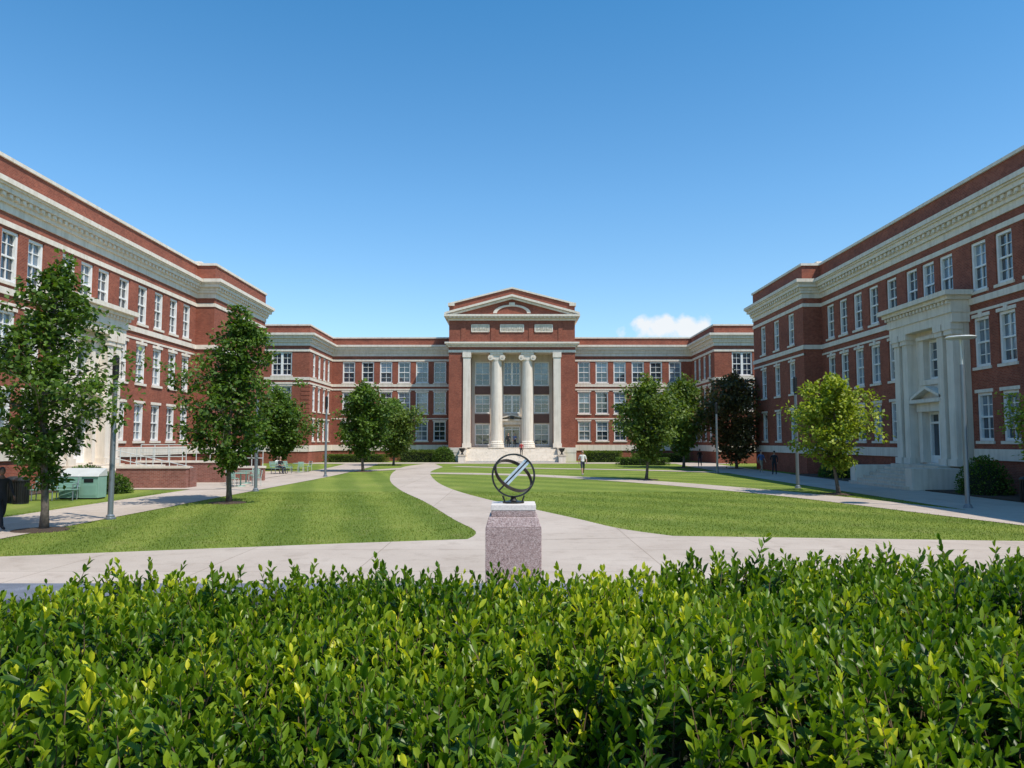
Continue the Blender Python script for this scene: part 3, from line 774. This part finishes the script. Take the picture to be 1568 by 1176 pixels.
# ---------------- people ----------------
SKIN=simple('skin',(.42,.25,.18),.6,var=.05); SKIN2=simple('skin_dark',(.16,.09,.06),.6,var=.05)
HAIR=simple('hair_dark',(.03,.02,.015),.7); 
def cloth(n,c): return simple(n,c,.9,0,var=.15,scale=8,bmp=.3)
def person(x,y,z,heading,pose,H,top,bottom,shoe,skin,shorts=False,short_sleeve=True,hairlong=False):
    e=empty('person')
    J={'pel':(0,0,.95),'wst':(0,0,1.08),'chs':(0,.0,1.30),'nkb':(0,0,1.45),'nk':(0,-.01,1.56)}
    rd={'pel':(.15,.11),'wst':(.13,.095),'chs':(.155,.105),'nkb':(.09,.07),'nk':(.05,.05)}
    if pose=='walk':
        legs={-1:((-.09,0,.90),(-.10,-.20,.50),(-.10,-.32,.09),(-.10,-.47,.05)),1:((.09,0,.90),(.10,.03,.48),(.10,.30,.13),(.10,.20,.035))}
        arms={-1:((-.19,0,1.40),(-.25,.12,1.14),(-.25,.06,.90)),1:((.19,0,1.40),(.25,-.06,1.13),(.24,-.22,.94))}
    elif pose=='sit':
        dz=-.42
        for k in J: J[k]=(J[k][0],J[k][1],J[k][2]+dz)
        legs={s:((s*.09,0,.50),(s*.13,-.42,.50),(s*.13,-.42,.09),(s*.13,-.58,.04)) for s in (-1,1)}
        arms={s:((s*.19,0,.98),(s*.24,-.08,.72),(s*.15,-.32,.66)) for s in (-1,1)}
    else:
        legs={s:((s*.09,0,.90),(s*.11,-.02,.49),(s*.12,.02,.09),(s*.13,-.14,.04)) for s in (-1,1)}
        arms={-1:((-.19,0,1.40),(-.25,.03,1.13),(-.23,-.08,.90)),1:((.19,0,1.40),(.26,.0,1.15),(.18,-.20,1.12))}
    V=[];R=[];E=[];lab=[]
    ks=['pel','wst','chs','nkb','nk']
    for k in ks: V.append(J[k]);R.append(rd[k])
    for i in range(4): E.append((i,i+1)); lab.append('top' if i<3 else 'skin')
    for s in (-1,1):
        h,k,a,t=legs[s]; b=len(V); V+=[h,k,a,t]; R+=[(.088,.09),(.06,.062),(.042,.045),(.04,.03)]
        E+=[(0,b),(b,b+1),(b+1,b+2),(b+2,b+3)]; lab+=['bot','bot','skin' if shorts else 'bot','shoe']
        p,q,w=arms[s]; b=len(V); V+=[p,q,w]; R+=[(.058,.058),(.043,.043),(.028,.024)]
        E+=[(2,b),(b,b+1),(b+1,b+2)]; lab+=['top','top' ,'skin' if short_sleeve else 'top']
    me=bpy.data.meshes.new('b'); me.from_pydata(V,E,[]); o=bpy.data.objects.new('b',me); scene.collection.objects.link(o)
    sk=o.modifiers.new('s','SKIN'); ss=o.modifiers.new('u','SUBSURF'); ss.levels=2; ss.render_levels=2
    sv=me.skin_vertices[0].data
    for i,r in enumerate(R): sv[i].radius=r
    sv[0].use_root=True
    dg=bpy.context.evaluated_depsgraph_get(); dg.update(); ev=o.evaluated_get(dg); nm=bpy.data.meshes.new_from_object(ev)
    bpy.data.objects.remove(o)
    mats={'top':top,'bot':bottom,'skin':skin,'shoe':shoe}; names=list(mats)
    nm.materials.clear()
    for k in names: nm.materials.append(mats[k])
    Ev=[(Vector(V[a]),Vector(V[b])) for a,b in E]
    for p in nm.polygons:
        c=p.center; best=9;bi=0
        for i,(a,b) in enumerate(Ev):
            ab=b-a; t=max(0,min(1,(c-a).dot(ab)/max(ab.length_squared,1e-9))); d=(c-(a+ab*t)).length
            if d<best: best=d;bi=i
        l=lab[bi]
        if bi==0 and c.z<J['pel'][2]+.02: l='bot'
        p.material_index=names.index(l); p.use_smooth=True
    M=Matrix.Translation((x,y,z))@Matrix.Rotation(heading,4,'Z')@Matrix.Scale(H/1.76,4)
    nm.transform(M); b=bpy.data.objects.new('body',nm); scene.collection.objects.link(b); b.parent=e
    m=MB(); hz=J['nk'][2]+.085
    m.ball((0,-.015,hz),(.075,.092,.115),skin,16,12)
    m.tube([(0,-.095,hz+.015),(0,-.125,hz-.02)],[.008,.016],skin,6)
    for s in (-1,1):
        m.ball((s*.03,-.098,hz+.012),(.012,.008,.008),BLACK,8,6); m.ball((s*.077,-.005,hz),(.012,.022,.032),skin,8,6)
    m.box(-.022,.022,-.103,-.095,hz-.055,hz-.048,BROWN)
    m.ball((0,.008,hz+.022),(.084,.096,.108),HAIR,16,10,-.12)
    if hairlong: m.ball((0,.06,hz-.06),(.075,.05,.16),HAIR,12,8)
    for s in (-1,1):
        p,q,w=[Vector(a) for a in arms[s]]; d=(w-q).normalized(); side=d.cross(Vector((s,0,0))).normalized()
        m.tube([w-d*.01,w+d*.03,w+d*.085],[.024,.034,.03],skin,8)
        for f in range(4):
            o1=side*(-.027+.018*f); Lf=(.06,.075,.08,.065)[3-f]; b0=w+d*.08+o1; inw=Vector((-s*.02,-.0,0))
            m.tube([b0,b0+d*Lf*.5,b0+d*Lf+inw],[.009,.0085,.006],skin,6)
        b0=w+d*.03+side*-.03; m.tube([b0,b0+side*-.025+d*.03,b0+side*-.03+d*.06],[.011,.010,.007],skin,6)
    m.obj('head_and_hands',e,True,mat=M)
WSH=cloth('white_shirt',(.75,.74,.72)); DSH=cloth('dark_shorts',(.03,.035,.06)); BLK=cloth('black_clothes',(.018,.018,.022)); SHO=cloth('shoes',(.3,.3,.3)); BLU=cloth('blue_shirt',(.08,.13,.28)); KH=cloth('khaki_trousers',(.3,.24,.16)); RED=cloth('red_shirt',(.4,.05,.05))
person(5.1,56,.02,rad(8),'walk',1.80,WSH,DSH,SHO,SKIN,True,True)
person(-14.4,21.9,.02,rad(60),'walk',1.74,BLK,BLK,BLK,SKIN2,False,False)
person(-.45,94.5,1.7,rad(10),'stand',1.75,BLK,BLK,BLK,SKIN,False,False)
person(.35,94.2,1.7,rad(-20),'stand',1.70,BLU,BLK,BLK,SKIN,False,True)
person(1.1,91,.68,rad(180),'walk',1.72,RED,BLK,BLK,SKIN,False,True)
person(-17.45,58.3,.02,rad(60),'sit',1.72,BLK,DSH,BLK,SKIN)
person(-18.0,59.4,.02,rad(60),'sit',1.70,WSH,KH,SHO,SKIN2)
person(19.3,60,.02,rad(20),'walk',1.75,BLU,KH,SHO,SKIN)
person(18.2,75,.02,rad(-20),'walk',1.7,BLK,DSH,SHO,SKIN2)
person(19.3,57,.02,rad(170),'stand',1.75,BLK,BLK,BLK,SKIN,False,False)

# ---------------- foreground hedge ----------------
def hedge():
    rng=np.random.default_rng(42); e=empty('boxwood_hedge')
    sp=.0245; xs=np.arange(-3.0,3.0,sp); ys=np.arange(.66,2.02,sp)
    X,Y=np.meshgrid(xs,ys); X=X.ravel()+rng.uniform(-sp,sp,X.size)*.8; Y=Y.ravel()+rng.uniform(-sp,sp,Y.size)*.8
    k=np.abs(X)<.72*Y+.5; X=X[k];Y=Y[k]
    def hgt(x,y):
        b=2.185+.04*math.tanh((x-.35)*1.6)
        if x<-.95: b-=.05*min(1,(-x-.95)/.2)
        n=.055*noise.noise(Vector((x*4.0,y*4.5,1.3)))+.045*noise.noise(Vector((x*10,y*10,7.7)))
        hole=noise.noise(Vector((x*5+3,y*5,11.0))); n-= .14*max(0,hole-.34)*2.6
        s=1.06-y
        if s>0: b-=1.98*s*s+.25*s
        s2=y-1.9
        if s2>0: b-=s2*.6
        return b+n
    Hh=np.array([hgt(a,b) for a,b in zip(X,Y)])
    n=len(X)
    tilt=np.stack([rng.normal(0,.26,n),rng.normal(-.08,.26,n)-.55*np.clip(1.15-Y,0,1),np.ones(n)],1); A=unit(tilt)
    ln=rng.uniform(.09,.13,n); tall=rng.random(n)<.10
    tip=np.stack([X,Y,Hh+rng.normal(0,.016,n)+tall*rng.uniform(.012,.045,n)],1)
    pal=rng.uniform(0,1,n); clump=np.array([noise.noise(Vector((a*2.6,b*2.6,4)))+.6*noise.noise(Vector((a*9,b*9,14))) for a,b in zip(X,Y)])
    NP=8
    C=[];D=[];NN=[];Ls=[];Tn=[]
    a1=unit(np.cross(A,np.array([1.0,.2,.1]))); a2=np.cross(A,a1)
    for p in range(NP):
        t=p/(NP-1)
        base=tip-A*((.004+t*ln)[:,None])
        ph=rng.uniform(-.4,.4,n)+(p%2)*math.pi/2
        rad_=np.cos(ph)[:,None]*a1+np.sin(ph)[:,None]*a2
        for s in (-1,1):
            sp_=(.28+.70*min(1,t*1.6))*rng.uniform(.7,1.3,n)
            d=unit(A*np.cos(sp_)[:,None]+s*rad_*np.sin(sp_)[:,None]+rng.normal(0,.13,(n,3)))
            nn=unit(A*1.0-s*rad_*.8+rng.normal(0,.25,(n,3)))
            L=(.017+.011*min(1,t*2.5))*rng.uniform(.75,1.3,n)
            C.append(base);D.append(d);NN.append(nn);Ls.append(L)
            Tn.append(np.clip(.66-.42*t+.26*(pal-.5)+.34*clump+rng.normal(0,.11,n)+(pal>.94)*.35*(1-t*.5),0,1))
    C=np.concatenate(C);D=np.concatenate(D);NN=np.concatenate(NN);Ls=np.concatenate(Ls);Tn=np.concatenate(Tn)
    keep=rng.random(len(C))<.92; C,D,NN,Ls,Tn=[q[keep] for q in (C,D,NN,Ls,Tn)]
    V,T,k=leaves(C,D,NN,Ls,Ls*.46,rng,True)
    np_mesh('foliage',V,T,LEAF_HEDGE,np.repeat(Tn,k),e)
    r=.0012; ang=[0,2.1,4.2]; VV=[]
    b0=tip-A*.17
    for q in ang: VV.append(b0+r*1.6*(math.cos(q)*a1+math.sin(q)*a2))
    for q in ang: VV.append(tip-A*.01+r*.5*(math.cos(q)*a1+math.sin(q)*a2))
    VV=np.stack(VV,1).reshape(-1,3); tri=[(0,1,4),(0,4,3),(1,2,5),(1,5,4),(2,0,3),(2,3,5)]
    TT=(np.arange(n)[:,None,None]*6+np.array(tri)[None]).reshape(-1,3); np_mesh('stems',VV,TT,TWIG,None,e)
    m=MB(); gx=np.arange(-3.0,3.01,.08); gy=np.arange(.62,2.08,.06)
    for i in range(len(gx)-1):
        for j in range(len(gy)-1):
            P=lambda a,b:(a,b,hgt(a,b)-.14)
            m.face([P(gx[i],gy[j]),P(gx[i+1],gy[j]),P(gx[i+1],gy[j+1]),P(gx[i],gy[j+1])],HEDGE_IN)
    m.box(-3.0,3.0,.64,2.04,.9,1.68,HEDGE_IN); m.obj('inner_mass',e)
hedge()

# ---------------- light, sky, camera ----------------
w=bpy.data.worlds.new('World'); scene.world=w; w.use_nodes=True; nt=w.node_tree
bg=nt.nodes['Background']; sky=N(nt,'ShaderNodeTexSky',sky_type='NISHITA'); sky.sun_disc=False
el=math.asin(SUN.z); sky.sun_elevation=el; sky.sun_rotation=math.atan2(SUN.x,SUN.y)
sky.altitude=200; sky.air_density=1.0; sky.dust_density=.4; sky.ozone_density=2.0
tc=N(nt,'ShaderNodeTexCoord'); d=tc.outputs['Generated']
sz=N(nt,'ShaderNodeSeparateXYZ'); nt.links.new(d,sz.inputs[0])
tint=ramp(nt,sz.outputs[2],[(0,(.62,.70,.72)),(.15,(.58,.72,.76)),(.3,(.46,.72,.82)),(.55,(.24,.64,.80)),(1,(.22,.60,.80))])
cdir=Vector((246/1180,1,.150)).normalized()
sub=N(nt,'ShaderNodeVectorMath',operation='SUBTRACT'); nt.links.new(d,sub.inputs[0]); sub.inputs[1].default_value=cdir
mul=N(nt,'ShaderNodeVectorMath',operation='MULTIPLY'); nt.links.new(sub.outputs[0],mul.inputs[0]); mul.inputs[1].default_value=(1/.055,1,1/.015)
ln=N(nt,'ShaderNodeVectorMath',operation='LENGTH'); nt.links.new(mul.outputs[0],ln.inputs[0])
nz=N(nt,'ShaderNodeTexNoise'); nz.inputs['Scale'].default_value=38; nz.inputs['Detail'].default_value=7; nt.links.new(d,nz.inputs['Vector'])
ad=N(nt,'ShaderNodeMath',operation='MULTIPLY_ADD'); nt.links.new(nz.outputs['Fac'],ad.inputs[0]); ad.inputs[1].default_value=-2.4; nt.links.new(ln.outputs['Value'],ad.inputs[2])
mr=N(nt,'ShaderNodeMapRange'); nt.links.new(ad.outputs[0],mr.inputs[0]); mr.inputs[1].default_value=.0; mr.inputs[2].default_value=-.5; mr.inputs[3].default_value=0; mr.inputs[4].default_value=.95
skc=mix(nt,sky.outputs[0],tint,1.0,'MULTIPLY')
sc=N(nt,'ShaderNodeVectorMath',operation='SCALE'); nt.links.new(skc,sc.inputs[0]); sc.inputs['Scale'].default_value=1.62
out=mix(nt,sc.outputs[0],(6.0,6.2,6.4),mr.outputs[0])
nt.links.new(out,bg.inputs['Color']); bg.inputs['Strength'].default_value=.15
sl=bpy.data.lights.new('sun','SUN'); sl.energy=5.0; sl.angle=rad(.5); sl.color=(1,.93,.82)
so=bpy.data.objects.new('sun',sl); scene.collection.objects.link(so); so.rotation_euler=SUN.to_track_quat('Z','Y').to_euler()
cam=bpy.data.cameras.new('camera'); co=bpy.data.objects.new('camera',cam); scene.collection.objects.link(co)
co.location=(0,0,2.5); co.rotation_euler=(rad(90+4.22),0,0); cam.lens=27.1; cam.sensor_width=36; cam.clip_start=.05; cam.clip_end=5000
scene.camera=co
